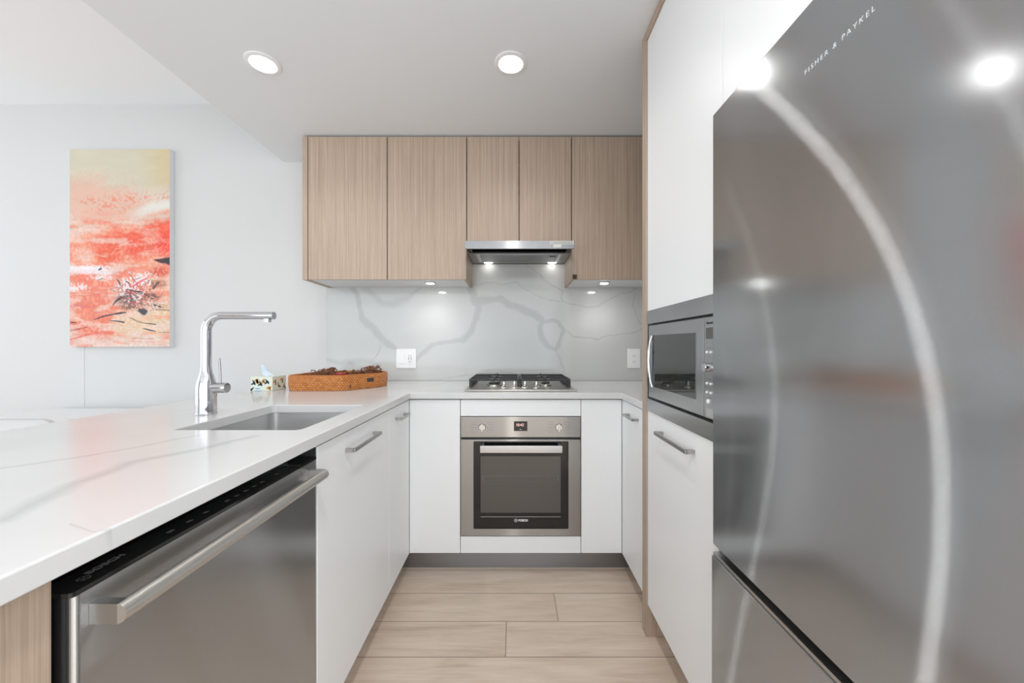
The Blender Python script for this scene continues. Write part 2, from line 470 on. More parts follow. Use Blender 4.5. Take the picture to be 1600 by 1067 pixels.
# coordinates read along the slab, widths are half widths
vein_line([(546, 440), (557, 460), (564, 478), (566, 495), (575, 508), (590, 522), (605, 535), (621, 547)], [4, 4, 4, 4, 5, 5, 4, 3], .50)
vein_line([(570, 444), (580, 460), (595, 472), (615, 475), (635, 468), (650, 455), (660, 444)], [8, 6, 5, 7, 6, 4, 3], .38, 1.6)
vein_line([(648, 560), (663, 549), (678, 537), (700, 535), (722, 532), (735, 520), (743, 500), (747, 480), (742, 462), (735, 448)], [3, 4, 4, 3, 5, 5, 4, 5, 6, 5], .45)
vein_line([(742, 470), (760, 468), (780, 467), (800, 478), (820, 487), (838, 494), (850, 504), (862, 502), (874, 504), (880, 514), (877, 530), (868, 545)], [7, 6, 4, 6, 6, 6, 3, 3, 3, 3, 3, 2], .50)
vein_line([(846, 502), (843, 515), (847, 530), (857, 541), (868, 547)], [3, 4, 5, 4, 2], .50)
vein_line([(868, 547), (876, 562), (883, 575), (884, 585)], .8, .5)
vein_line([(735, 444), (758, 441), (785, 443), (808, 441), (824, 452), (840, 464), (862, 469), (880, 471)], .7, .42)
vein_line([(822, 412), (835, 425), (850, 438), (865, 448), (878, 455), (880, 468), (890, 476), (915, 478), (940, 475), (962, 462), (985, 454), (996, 448)], .8, .5)
vein_line([(990, 455), (988, 475), (993, 495), (1002, 508)], .8, .45)
vein_line([(880, 512), (895, 525), (915, 531), (940, 528), (965, 524), (990, 519), (1003, 515)], .8, .48)
vein_line([(597, 530), (594, 545), (588, 558), (583, 563)], .7, .45)
vein_line([(512, 560), (525, 563), (545, 568), (565, 565), (580, 565), (592, 570), (600, 585)], [3, 4, 5, 4, 4, 3, 3], .35, 1.4)
vein_line([(600, 596), (640, 595), (690, 593), (712, 588), (730, 583)], .7, .4)
vein_line([(720, 586), (745, 584), (770, 582), (800, 583)], 1.2, .3)
cloud = (fbm_grid(nx, ny, 6, 3, 5) - 0.45).clip(0, 1) * 0.18
vv = np.clip(vein * .62 + cloud, 0, 1)
at = me.attributes.new('vein', 'FLOAT', 'POINT'); at.data.foreach_set('value', vv.ravel().astype(np.float32))
me.materials.append(M['splash'])
slab = thing('backsplash', (0, YS, 0.911), 'grey-veined white quartz slab on the wall behind the cooktop', 'backsplash')
o = bpy.data.objects.new('slab_face', me); C.objects.link(o); o.parent = slab; o.matrix_parent_inverse = Matrix.Translation((0, -YS, -0.911))
obj('slab_body', box(bx0, bx1, YS + 0.0005, WB - 0.001, bz0, bz1), M['splash'], slab)

# ------------------------------------------------------------------ countertop with the sink cut-out
SX0, SX1, SY0, SY1 = -0.942, -0.588, 1.057, 1.503
outline = [(-1.39, .22), (-.512, .22), (-.512, 1.894), (.529, 1.894), (.529, 1.5535), (1.19, 1.5535), (1.19, YS - .001), (-1.2485, YS - .001), (-1.2485, WB - .001), (-1.39, WB - .001)]
b = new()
def loop_edges(b, pts):
    vs = [b.verts.new((p[0], p[1], 0.91)) for p in pts]
    return [b.edges.new((vs[i], vs[(i + 1) % len(vs)])) for i in range(len(vs))]
E = loop_edges(b, outline) + loop_edges(b, rrect(SX0, SX1, SY0, SY1, 0.018))
bmesh.ops.triangle_fill(b, edges=E, use_beauty=True)
ret = bmesh.ops.extrude_face_region(b, geom=b.faces[:])
for v in [g for g in ret['geom'] if isinstance(g, bmesh.types.BMVert)]: v.co.z = 0.8795
bmesh.ops.recalc_face_normals(b, faces=b.faces)
ct = obj('countertop', b, M['counter'], None, True, (-0.9, 1.2, 0.88))
tag(ct, 'white veined quartz worktop wrapping the kitchen in a U, with the sink cut-out', 'countertop')
bv = ct.modifiers.new('b', 'BEVEL'); bv.width = 0.003; bv.segments = 3; bv.limit_method = 'ANGLE'; bv.angle_limit = math.radians(40)

# sink
sk = thing('kitchen_sink', (-0.765, 1.28, 0.70), 'undermount stainless steel sink bowl set in the peninsula worktop', 'sink')
b = new()
def ring(b, lp, z): return [b.verts.new((p[0], p[1], z)) for p in lp]
def bridge(b, A, B):
    n = len(A)
    for k in range(n): b.faces.new((A[k], A[(k + 1) % n], B[(k + 1) % n], B[k]))
g = 0.004
L = [ring(b, rrect(SX0 - .02, SX1 + .02, SY0 - .02, SY1 + .02, 0.05, 8), 0.879), ring(b, rrect(SX0 - g, SX1 + g, SY0 - g, SY1 + g, 0.028, 8), 0.879),
     ring(b, rrect(SX0 - g, SX1 + g, SY0 - g, SY1 + g, 0.028, 8), 0.70), ring(b, rrect(SX0 + .008, SX1 - .008, SY0 + .008, SY1 - .008, 0.024, 8), 0.687),
     ring(b, rrect(SX0 + .03, SX1 - .03, SY0 + .03, SY1 - .03, 0.02, 8), 0.684)]
for A, B in zip(L[:-1], L[1:]): bridge(b, A, B)
b.faces.new(L[-1])
bmesh.ops.recalc_face_normals(b, faces=b.faces)
for f in b.faces: f.normal_flip()
obj('bowl', b, M['steel_sink'], sk)
obj('drain', lathe([(0.0, 0), (0.045, 0), (0.045, .003), (0.035, .0035), (0.03, 0.0), (0.0, 0.0)], (-0.765, 1.28, 0.6845)), M['chrome'], sk)

# ------------------------------------------------------------------ base cabinets
XF = -0.522; TD = 0.018
def bar_handle_x(parent, xd, xo, y0, y1, z, h=0.011, t=0.008):
    """flat bar handle on a side-facing door; xd door face, xo outer face of the bar"""
    s = 1 if xo > xd else -1
    bm = new()
    lo, hi = sorted((xo, xo - s * t))
    add_box(bm, lo, hi, y0, y1, z - h / 2, z + h / 2, 0.0012)
    for ya, yb in ((y0, y0 + 0.012), (y1 - 0.012, y1)):
        lo, hi = sorted((xd, xo - s * t * .5)); add_box(bm, lo, hi, ya, yb, z - h / 2, z + h / 2, 0.001)
    obj('handle', bm, M['nickel'], parent)
def carcass_x(parent, xf, xb, y0, y1, z0=0.11, z1=0.875):
    """open-fronted box standing behind a side-facing door (xf nearest the aisle)"""
    bm = new(); lo, hi = sorted((xf, xb))
    add_box(bm, lo, hi, y0, y0 + .016, z0, z1); add_box(bm, lo, hi, y1 - .016, y1, z0, z1)
    add_box(bm, lo, hi, y0 + .016, y1 - .016, z0, z0 + .016)
    bk = (lo, lo + .008) if abs(xb - lo) < 1e-6 else (hi - .008, hi)
    add_box(bm, bk[0], bk[1], y0 + .016, y1 - .016, z0 + .016, z1)
    obj('carcass', bm, M['carcass'], parent)

t = thing('sink_cabinet', (-0.8, 1.31, 0.11), 'white base cabinet right of the dishwasher, with a long bar handle', 'cabinet')
carcass_x(t, XF - TD - .002, -1.08, 1.0215, 1.605)
d = obj('door', box(XF - TD, XF, 1.0215, 1.6045, 0.107, 0.873, 0.0012), M['white'], t)
bar_handle_x(d, XF, -0.490, 1.186, 1.430, 0.818)
t = thing('corner_cabinet', (-0.8, 1.76, 0.11), 'white corner base cabinet between the sink cabinet and the oven wall, short handle', 'cabinet')
carcass_x(t, XF - TD - .002, -1.08, 1.6075, 1.915)
d = obj('door', box(XF - TD, XF, 1.6075, 1.9165, 0.107, 0.873, 0.0012), M['white'], t)
bar_handle_x(d, XF, -0.490, 1.690, 1.822, 0.819)
t = thing('right_base_cabinet', (0.86, 1.74, 0.11), 'white base cabinet right of the oven, beside the wood gable', 'cabinet')
carcass_x(t, 0.560, 1.16, 1.556, 1.915)
d = obj('door', box(0.540, 0.558, 1.5555, 1.9165, 0.107, 0.873, 0.0012), M['white'], t)
bar_handle_x(d, 0.540, 0.508, 1.661, 1.80, 0.820)

YF = 1.919
def front(name, x0, x1, z0, z1, parent, y=YF): return obj(name, box(x0, x1, y, y + TD, z0, z1, 0.0012), M['white'], parent)
t = thing('left_front_cabinet', (-0.4, 2.2, 0.11), 'plain white base cabinet front left of the oven, no handle', 'cabinet')
b = new(); add_box(b, -0.538, -0.2720, YF + TD + .002, 2.50, 0.11, 0.126); add_box(b, -0.288, -0.2720, YF + TD + .002, 2.5, .126, .875)
obj('carcass', b, M['carcass'], t); front('door', -0.5215, -0.2690, 0.107, 0.873, t)
t = thing('right_front_cabinet', (0.44, 2.2, 0.11), 'plain white narrow cabinet front right of the oven, no handle', 'cabinet')
b = new(); add_box(b, 0.3395, 0.537, YF + TD + .002, 2.50, 0.11, 0.126); add_box(b, 0.3395, 0.3555, YF + TD + .002, 2.5, .126, .875)
obj('carcass', b, M['carcass'], t); front('door', 0.3365, 0.5390, 0.107, 0.873, t)
t = thing('oven_housing', (0.034, 2.2, 0.11), 'white housing cabinet around the built-in oven under the cooktop', 'cabinet')
b = new(); add_box(b, -0.2665, -0.2565, YF + .03, 2.5, .11, .875); add_box(b, 0.3240, 0.3340, YF + .03, 2.5, .11, .875); add_box(b, -.2565, .3240, YF + .03, 2.5, .11, .126)
obj('carcass', b, M['carcass'], t)
front('top_panel', -0.2665, 0.3340, 0.791, 0.873, t); front('bottom_panel', -0.2665, 0.3340, 0.107, 0.190, t)

b = new(); add_box(b, -0.578, 0.600, 1.980, 1.992, 0.0, 0.1065)
tag(obj('plinth', b, M['plinth'], None, True, (0, 1.98, 0)), 'brushed grey metal toe kick under the oven', 'plinth')
tag(obj('plinth', box(-0.590, -0.578, .46, 1.978, 0.0, 0.1065), M['wood'], None, True, (-.58, 1.2, 0)), 'toe kick under the peninsula cabinets and dishwasher', 'plinth')
tag(obj('plinth', box(0.600, 0.612, 1.556, 1.978, 0.0, 0.1065), M['wood'], None, True, (.6, 1.75, 0)), 'toe kick under the right base cabinet, behind the wood gable', 'plinth')
tag(obj('plinth', box(0.590, 0.602, .985, 1.50, 0.0, 0.128), M['wood'], None, True, (.59, 1.2, 0)), 'toe kick under the tall microwave cabinet', 'plinth')

# peninsula end and back in wood
tag(obj('end_panel', box(-1.10, -0.538, .30, .447, 0.0, 0.878, 0.001), M['wood'], None, True, (-.82, .37, 0)),
    'pale wood end panel of the peninsula, left of the dishwasher', 'panel')
tag(obj('back_panel', box(-1.118, -1.102, .30, 2.57, 0.0, 0.878, 0.001), M['wood'], None, True, (-1.11, 1.4, 0)),
    'wood back panel of the peninsula facing the dining side', 'panel')

# ------------------------------------------------------------------ dishwasher
t = thing('dishwasher', (-0.8, .73, 0.0), 'stainless steel dishwasher with bar handle under the peninsula worktop', 'dishwasher')
obj('body', box(-1.08, -0.562, .452, 1.016, 0.11, 0.835), M['black'], t)
b = new()
lp = rrect(XF - .040, XF, .456, 1.0165, 0.007, 5)
A = ring(b, lp, 0.115); B = ring(b, lp, 0.842); bridge(b, A, B); b.faces.new(A[::-1]); b.faces.new(B)
bmesh.ops.recalc_face_normals(b, faces=b.faces)
d = obj('door', b, M['steel'], t)
obj('side_seal', box(XF - .040, XF - .010, .4515, .4558, 0.115, 0.842), M['black'], t)
b = new(); lp = rrect(XF - .044, XF + .001, .4515, 1.0175, 0.006, 5)
A = ring(b, lp, 0.8425); B = ring(b, lp, 0.8485); bridge(b, A, B); b.faces.new(A[::-1]); b.faces.new(B)
bmesh.ops.recalc_face_normals(b, faces=b.faces)
cp = obj('control_strip', b, M['black_gloss'], t)
# row of touch keys and the maker's name on the top edge
UPX = lambda o: frame_mx(o, (0, 1, 0), (-1, 0, 0))
ring_logo(UPX((XF - .018, .482, .8488)), 0.006, M['grey_print'], cp)
lettering('BOSCH', 0.012, UPX((XF - .022, .492, .8486)), M['grey_print'], cp, bold=0.0004, fit=0.046)
for i, y in enumerate((.60, .635, .67, .72, .745, .77, .795, .82, .87)):
    obj('touch_key', box(XF - .022, XF - .016, y, y + .010, .8486, .8488), M['grey_print'], cp)
obj('filler_strip', box(-0.60, XF - .003, 1.0175, 1.0207, 0.12, 0.872), M['nickel'], t)
b = new()
xc, zc = -0.4885, 0.811
def capsule(y): return [Vector((xc + 0.0115 * math.cos(a) * (1.0), y, zc + 0.0125 * math.sin(a))) for a in np.linspace(0, 2 * math.pi, 25)[:-1]]
A = [b.verts.new(v) for v in capsule(.472)]; B = [b.verts.new(v) for v in capsule(.990)]
n = len(A)
for k in range(n): b.faces.new((A[k], B[k], B[(k + 1) % n], A[(k + 1) % n]))
b.faces.new(A); b.faces.new(B[::-1]); bmesh.ops.recalc_face_normals(b, faces=b.faces)
hd = obj('handle', b, M['handle_steel'], d)
for y in (.4712, .9778):
    obj('bracket', box(XF, xc + .002, y, y + .013, zc - .0127, zc + .0127, .0005), M['nickel'], d)

# ------------------------------------------------------------------ built-in oven
t = thing('built_in_oven', (0.034, 2.15, .2), 'stainless steel built-in oven with black glass door under the cooktop', 'oven')
obj('body', box(-0.250, 0.318, YF + .022, 2.44, .20, .785), M['black'], t)
cpn = obj('control_panel', box(-0.2650, 0.3325, YF - .004, YF + .02, .6865, .7885, .001), M['steel_oven'], t)
obj('vent_gap', box(-0.262, 0.330, YF + .006, YF + .02, .6760, .6862), M['black'], t)
dr = obj('door', box(-0.2650, 0.3325, YF - .006, YF + .02, .1960, .6755, .001), M['steel_oven'], t)
gl = obj('glass', prism(rrect(-.2015, .272, .231, .667, .006), FRONT((0, YF - .006, 0)), .0012), M['black_gloss'], dr)
win = obj('window', box(-.166, .233, YF - .0078, YF - .0070, .312, .593), M['oven_window'], gl)
b = new(); add_box(b, -.155, .222, YF - .0086, YF - .0079, .494, .4965); add_box(b, -.155, .222, YF - .0086, YF - .0079, .468, .4695)
add_box(b, -.155, -.153, YF - .0086, YF - .0079, .468, .496); add_box(b, .220, .222, YF - .0086, YF - .0079, .468, .496)
obj('rack', b, M['grey_print'], win)
obj('trim_line', box(-.166, .233, YF - .0078, YF - .0070, .290, .2925), M['nickel'], gl)
ring_logo(FRONT((.0095, YF - .0078, .2735)), .0075, M['white_print'], gl)
lettering('BOSCH', .0145, FRONT((.022, YF - .0074, .2685)), M['white_print'], gl, bold=.0007, fit=.047)
b = new(); add_box(b, -.166, .237, YF - .050, YF - .036, .6195, .655, .003)
hd = obj('handle', b, M['satin'], dr)
for x in (-.160, .219): obj('bracket', box(x, x + .012, YF - .037, YF - .0065, .640, .655, .001), M['satin'], hd)
ds = obj('display', box(0.0, .067, YF - .0052, YF - .004, .718, .766), M['black_gloss'], cpn)
lettering('10:42', .019, FRONT((.013, YF - .0055, .742)), M['digits'], ds, fit=.036)
obj('clock_mark', box(.028, .038, YF - .0056, YF - .0052, .7245, .7265), M['white_print'], ds)
for x in (-.158, .224):
    k = obj('knob', lathe([(0, 0), (.018, 0), (.018, .004), (.015, .010), (0, .010)], (x, YF - .004, .737), '-Y'), M['knob'], cpn)
    obj('grip', box(x - .0045, x + .0045, YF - .030, YF - .013, .718, .756, .002), M['knob'], k)
    for sx in (-1, 1):
        b = new()
        for i in range(5):
            xa = x + sx * .024; xb = x + sx * .055
            add_box(b, min(xa, xb), max(xa, xb), YF - .0043, YF - .0038, .712 + i * .012, .7128 + i * .012)
        obj('scale_marks', b, M['grey_print'], cpn)

# ------------------------------------------------------------------ gas cooktop
t = thing('gas_cooktop', (0.0335, 2.2, .911), 'four-burner stainless gas cooktop with black grates, set in the worktop', 'cooktop')
pl = obj('plate', box(-.2560, .3230, 1.964, 2.494, .9108, .9175, .003), M['steel_flat'], t)
def burner(x, y, r):
    bb = obj('burner', lathe([(0, 0), (r, 0), (r, .008), (r * .8, .012), (0, .012)], (x, y, .9175)), M['knob'], t)
    obj('burner_cap', lathe([(0, 0), (r * .75, 0), (r * .78, .004), (r * .6, .008), (0, .008)], (x, y, .9300)), M['cast_iron'], bb)
for x, y, r in ((-.11, 2.17, .042), (-.11, 2.38, .032), (.178, 2.17, .032), (.178, 2.38, .042)): burner(x, y, r)
for x0, x1 in ((-.245, .031), (.034, .310)):
    b = new(); z0, z1 = .950, .962; cx = (x0 + x1) / 2
    y0, y1 = 2.10, 2.475
    add_box(b, x0, x1, y0, y0 + .012, z0, z1, .002); add_box(b, x0, x1, y1 - .012, y1, z0, z1, .002)
    add_box(b, x0, x0 + .012, y0 + .01, y1 - .01, z0, z1, .002); add_box(b, x1 - .012, x1, y0 + .01, y1 - .01, z0, z1, .002)
    add_box(b, x0 + .01, x1 - .01, 2.271, 2.283, z0, z1, .002)
    for yy in (2.17, 2.38):
        add_box(b, cx - .005, cx + .005, yy + .03, yy + .095, z0 + .001, z1 + .004, .002) ; add_box(b, cx - .005, cx + .005, yy - .07, yy - .03, z0 + .001, z1 + .004, .002)
        add_box(b, x0 + .01, cx - .03, yy - .005, yy + .005, z0 + .001, z1 + .004, .002); add_box(b, cx + .03, x1 - .01, yy - .005, yy + .005, z0 + .001, z1 + .004, .002)
    for xx in (x0, x1 - .012):
        for yy in (y0, y1 - .012): add_box(b, xx, xx + .012, yy, yy + .012, .9175, z0 + .002)
    outer = x0 if x0 < 0 else x1 - .012
    add_box(b, outer, outer + .012, y0 + .012, y1 - .012, .922, z0 + .002)
    obj('grate', b, M['cast_iron'], t)
for x in (-.053, .002, .058, .119):
    k = obj('knob', lathe([(0, 0), (.019, 0), (.019, .004), (.016, .008), (.009, .012), (.008, .020), (0, .020)], (x, 2.045, .9175)), M['knob'], t)
    obj('grip', box(x - .0045, x + .0045, 2.028, 2.062, .932, .954, .002), M['chrome'], k)
lettering('BOSCH', .010, frame_mx((-.225, 1.985, .9177), (1, 0, 0), (0, 1, 0)), M['grey_print'], pl, fit=.04)

# ------------------------------------------------------------------ wall cabinets
YU = 2.243
UZ0, UZ1 = 1.529, 2.366
def wall_cab(name, x0, x1, z0, doors, label, end_left=False, side_w=True):
    t = thing(name, ((x0 + x1) / 2, 2.4, z0), label, 'cabinet')
    b = new()
    add_box(b, x0 + .016, x1 - .016, YU + .020, YS - .001, z0 + .003, z0 + .019)
    obj('underside', b, M['carcass'], t)
    b = new(); add_box(b, x0 + .016, x1 - .016, 2.54, YS - .001, z0 + .02, UZ1); add_box(b, x0 + .016, x1 - .016, YU + .02, YS - .001, UZ1 - .016, UZ1)
    obj('carcass', b, M['carcass'], t)
    y0 = YU if end_left else YU + .020
    obj('side_panel', box(x0, x0 + .016 + (.014 if end_left else 0), y0, YS - .001, z0, UZ1, .0008), M['wood'], t)
    obj('side_panel', box(x1 - .016, x1, YU + .020, YS - .001, z0, UZ1, .0008), M['wood'], t)
    out = []
    for a, c in doors: out.append(obj('door', box(a, c, YU, YU + TD, z0 + .001, UZ1 - .002, .001), M['wood'], t))
    return t, out
def ux(p): return (p - 803) * YU / F
wall_cab('wall_cabinet', ux(472.3), ux(729.0), UZ0, [(ux(481.6), ux(604.3)), (ux(605.6), ux(728.4))], 'pale wood two-door wall cabinet left of the range hood', True)
tm, dm = wall_cab('wall_cabinet', ux(729.6), ux(892.6), 1.735, [(ux(730.0), ux(810.4)), (ux(811.6), ux(892.2))], 'short pale wood two-door wall cabinet above the range hood')
tr, drs = wall_cab('wall_cabinet', ux(893.2), 1.19, UZ0, [(ux(893.8), 0.80)], 'pale wood wall cabinet between the range hood and the tall gable')
obj('door_bumper', box(ux(894.5), ux(901), YU - .006, YU, 1.14 - (436 - 541) * YU / F - .001, 1.14 - (429 - 541) * YU / F), M['brown'], drs[0])
tag(obj('filler_strip', box(ux(472.3), 1.19, YU + .030, YU + .045, UZ1 + .0005, ZC - .0005), M['wood'], None, True, (0, YU, UZ1)), 'thin wood filler strip between the wall cabinets and ceiling', 'trim')

# hood
t = thing('range_hood', (0.031, 2.4, 1.687), 'slim stainless pull-out range hood above the cooktop', 'range hood')
obj('body', box(-.2720, .3330, 2.268, YS - .002, 1.690, 1.734), M['hood_grey'], t)
b = new(); add_box(b, -.2680, .3310, 2.093, 2.105, 1.672, 1.7155, .001)
vb = obj('visor', b, M['plinth'], t)
obj('slide_tray', box(-.255, .318, 2.105, 2.267, 1.696, 1.704), M['steel_sink'], t)
obj('shadow_channel', box(-.262, .324, 2.250, 2.2675, 1.688, 1.72), M['black'], t)
for x0, x1 in ((-.266, -.240), (.301, .327)):
    obj('slide_bracket', box(x0, x1, 2.17, 2.26, 1.687, 1.703, .002), M['black'], t)
fl = obj('filter_panel', box(-.225, .285, 2.285, 2.50, 1.6865, 1.690, .001), M['satin'], t)
obj('filter_mesh', box(-.205, .266, 2.30, 2.485, 1.6845, 1.6865, .0005), M['plinth'], fl)
obj('latch', box(.215, .250, 2.32, 2.35, 1.682, 1.6845, .001), M['black'], fl)
for x in (-.167, .250):
    lp_ = obj('lamp', lathe([(0, 0), (.026, 0), (.028, .003), (0, .003)], (x, 2.515, 1.6895), '-Z'), M['hood_lens'], t)
    l = bpy.data.lights.new('hood_spot', 'SPOT'); l.energy = 0.12; l.spot_size = math.radians(120); l.spot_blend = 1; l.shadow_soft_size = .012; l.color = (1, .985, .95)
    lo = bpy.data.objects.new('hood_spot', l); C.objects.link(lo); lo.parent = t; lo.location = Vector((x, 2.43, 1.680)) - t.location
st = obj('sticker', box(.195, .326, 2.0922, 2.0930, 1.6945, 1.7145), M['sticker'], vb)
b = new()
for r in range(3):
    for i in range(16): add_box(b, .200 + i * .0077, .2055 + i * .0077, 2.0918, 2.0922, 1.6975 + r * .0055, 1.7000 + r * .0055)
obj('print', b, M['grey_print'], st)
obj('sticker', box(.215, .258, 2.0922, 2.0930, 1.6785, 1.6943), M['sticker'], vb)

# under-cabinet puck lights
for x, lab in ((-.515, 'small round puck light under the left wall cabinet'), (.555, 'small round puck light under the right wall cabinet')):
    t = thing('puck_light', (x, 2.36, 1.526), lab, 'light', 'puck lights under the wall cabinets')
    obj('housing', lathe([(0, 0), (.034, 0), (.034, .004), (.030, .006), (0, .006)], (x, 2.36, 1.5319), '-Z'), M['satin'], t)
    obj('lens', lathe([(0, 0), (.024, 0), (.024, .0015), (0, .0015)], (x, 2.36, 1.5259), '-Z'), M['puck'], t)
    l = bpy.data.lights.new('puck_spot', 'SPOT'); l.energy = 2.0; l.spot_size = math.radians(125); l.spot_blend = 1; l.shadow_soft_size = .012; l.color = (1, .985, .95)
    lo = bpy.data.objects.new('puck_spot', l); C.objects.link(lo); lo.parent = t; lo.location = (0, 0.02, -.008)

# ------------------------------------------------------------------ outlets
def outlet(x, z, so, m):
    for dz in (-.019, .019):
        b = new()
        add_box(b, x - .008, x - .0055, YS - .0088, YS - .0084, z + dz - .004, z + dz + .004)
        add_box(b, x + .0055, x + .008, YS - .0088, YS - .0084, z + dz - .004, z + dz + .004)
        add_box(b, x - .002, x + .002, YS - .0088, YS - .0084, z + dz - .011, z + dz - .007)
        obj('socket_slots', b, M[m], so)
t = thing('wall_outlet', (-.716, YS, 1.0), 'white double wall plate with switch and socket on the backsplash, left side', 'outlet')
obj('plate', box(-.782, -.650, YS - .006, YS - .0005, .995, 1.123, .002), M['white_gloss'], t)
obj('switch', box(-.762, -.728, YS - .010, YS - .006, 1.025, 1.093, .001), M['white_gloss'], t)
so = obj('socket', box(-.708, -.672, YS - .0084, YS - .006, 1.022, 1.096, .001), M['white_gloss'], t)
outlet(-.690, 1.059, so, 'black_print')
obj('usb_port', box(-.700, -.697, YS - .0088, YS - .0084, 1.050, 1.066), M['black_print'], so)
obj('usb_port', box(-.683, -.680, YS - .0088, YS - .0084, 1.050, 1.066), M['black_print'], so)
t = thing('wall_outlet', (.797, YS, 1.0), 'single white wall socket on the backsplash beside the wood gable', 'outlet')
obj('plate', box(.756, .839, YS - .006, YS - .0005, .995, 1.123, .002), M['white_gloss'], t)
so = obj('socket', box(.779, .816, YS - .0084, YS - .006, 1.022, 1.096, .001), M['white_gloss'], t)
outlet(.797, 1.059, so, 'grey_print')

# ------------------------------------------------------------------ tall units on the right
tag(obj('gable_panel', box(.518, 1.195, 1.507, 1.550, 0.0, ZC - .001, .001), M['wood'], None, True, (.85, 1.53, 0)),
    'full-height pale wood gable between the worktop and the tall white cabinets', 'panel')
tag(obj('fascia_strip', box(.518, .536, -.3, 1.5065, 2.340, ZC - .001, .001), M['wood'], None, True, (.52, .6, 2.34)),
    'wood fascia strip along the ceiling above the tall white doors', 'trim')
XT = .524
t = thing('tall_upper_cabinet', (.85, 1.23, 1.277), 'tall white upper cabinet directly above the microwave', 'cabinet')
b = new(); add_box(b, .545, 1.18, .9667, 1.505, 1.285, 1.301); add_box(b, .545, 1.18, 1.489, 1.505, 1.301, 2.33); add_box(b, 1.17, 1.18, .9667, 1.489, 1.301, 2.33)
obj('carcass', b, M['carcass'], t)
obj('door', box(XT, XT + TD, .9667, 1.5045, 1.2775, 2.3385, .0012), M['white'], t)
t = thing('over_fridge_cabinet', (.85, .45, 1.75), 'white upper cabinet above the refrigerator', 'cabinet')
b = new(); add_box(b, .545, 1.18, -.12, .945, 1.745, 1.761); add_box(b, 1.17, 1.18, -.12, .945, 1.761, 2.33)
obj('carcass', b, M['carcass'], t)
obj('door', box(XT, XT + TD, .02, .9640, 1.735, 2.3385, .0012), M['white'], t)
t = thing('drawer_cabinet', (.85, 1.23, .13), 'white pot-drawer cabinet under the microwave with a long bar handle', 'cabinet')
carcass_x(t, .546, 1.18, .982, 1.5045, .131, .885)
d = obj('drawer_front', box(XT, XT + TD, .982, 1.5045, .1295, .8885, .0012), M['white'], t)
bar_handle_x(d, XT, .4935, 1.109, 1.357, .834, .012, .008)

# microwave
t = thing('microwave_oven', (.8, 1.24, .89), 'built-in stainless microwave with mirrored window in the tall cabinet', 'microwave')
obj('body', box(.56, 1.10, 1.0, 1.49, .92, 1.25), M['black'], t)
b = new()
ya, yb, za, zb = .982, 1.5045, .8895, 1.2762; ia, ib, ja, jb = .992, 1.497, .938, 1.226
add_box(b, XT - .004, .548, ya, yb, jb, zb, .001); add_box(b, XT - .004, .548, ya, yb, za, ja, .001)
add_box(b, XT - .004, .548, ib, yb, ja + .0005, jb - .0005, .001); add_box(b, XT - .004, .548, ya, ia, ja + .0005, jb - .0005, .001)
obj('trim_frame', b, M['steel'], t)
obj('door_gap', box(.540, .556, ia + .0005, ib - .0005, ja + .0005, jb - .0005), M['black_gloss'], t)
dr = obj('door', box(XT - .002, .540, 1.058, 1.490, .946, 1.219, .002), M['steel'], t)
wl = [(1.103, .988), (1.103, 1.179), (1.440, 1.181), (1.447, 1.085), (1.440, .989)]
b = prism([(-y, z) for y, z in wl][::-1], AISLE_R((XT - .002, 0, 0)), .0012)
obj('window', b, M['micro_window'], dr)
obj('handle', tube([(XT - .004, 1.446, .986), (XT - .009, 1.452, 1.01), (XT - .012, 1.456, 1.05), (XT - .013, 1.457, 1.085), (XT - .012, 1.456, 1.12), (XT - .009, 1.452, 1.155), (XT - .004, 1.446, 1.180)], .0045, 10), M['chrome'], dr)
pn = obj('control_panel', box(XT - .002, .540, .994, 1.0555, .946, 1.219, .002), M['steel'], t)
XC = XT - .0022
dd = obj('display', box(XC - .0006, XC, 1.002, 1.043, 1.160, 1.190), M['oven_window'], pn)
lettering('Panasonic', .0085, AISLE_R((XC - .0002, 1.040, 1.200)), M['black_print'], pn, bold=.0002)
def push(y, z, r=.0035, m='white_gloss', nm='button'):
    return obj(nm, lathe([(0, 0), (r, 0), (r * .9, .003), (0, .0035)], (XC, y, z), '-X', 16), M[m], pn)
for z in (1.124, 1.040, 1.016):
    for y in (1.037, 1.016): push(y, z)
obj('dial', lathe([(0, 0), (.012, 0), (.012, .014), (.010, .016), (0, .016)], (XC, 1.026, 1.084), '-X', 28), M['chrome'], pn)
push(1.030, .992, .0065)
obj('release_button', box(XC - .001, XC, 1.001, 1.041, .950, .975, .0005), M['steel_sink'], pn)
for z in (1.135, 1.051, 1.027, 1.002): obj('key_print', box(XC - .0004, XC, 1.012, 1.040, z, z + .0012), M['grey_print'], pn)

# ------------------------------------------------------------------ refrigerator
XG = .4995; FY1 = .965; FY0 = .16
t = thing('refrigerator', (.85, .57, 0), 'large brushed stainless steel refrigerator with a bottom freezer drawer', 'refrigerator')
obj('body', box(XG + .075, 1.16, FY0 + .005, FY1 - .004, 0.02, 1.706), M['white_gloss'], t)
GZ = .6265
b = box(XG, XG + .066, FY0, FY1, GZ + .018, 1.720, .0025, 3)
dr = obj('door', b, M['steel_fridge'], t)
lettering('FISHER & PAYKEL', .0118, AISLE_R((XG - .0001, .659, 1.6050)), M['silver_print'], dr, fit=.128, space=1.5)
b = box(XG - .0025, XG + .066, FY0, FY1 + .001, 0.075, GZ - .010, .0025, 3)
fz = obj('freezer_drawer', b, M['steel_fridge'], t)
obj('pull_lip', box(XG + .001, XG + .020, FY0, FY1, GZ - .0095, GZ - .001, .001), M['satin'], fz)
obj('pull_recess', box(XG + .024, XG + .07, FY0 + .002, FY1 - .018, GZ - .0095, GZ + .0165), M['black'], t)
obj('base_grille', box(XG + .04, XG + .07, FY0, FY1, 0.0, .07), M['black'], t)

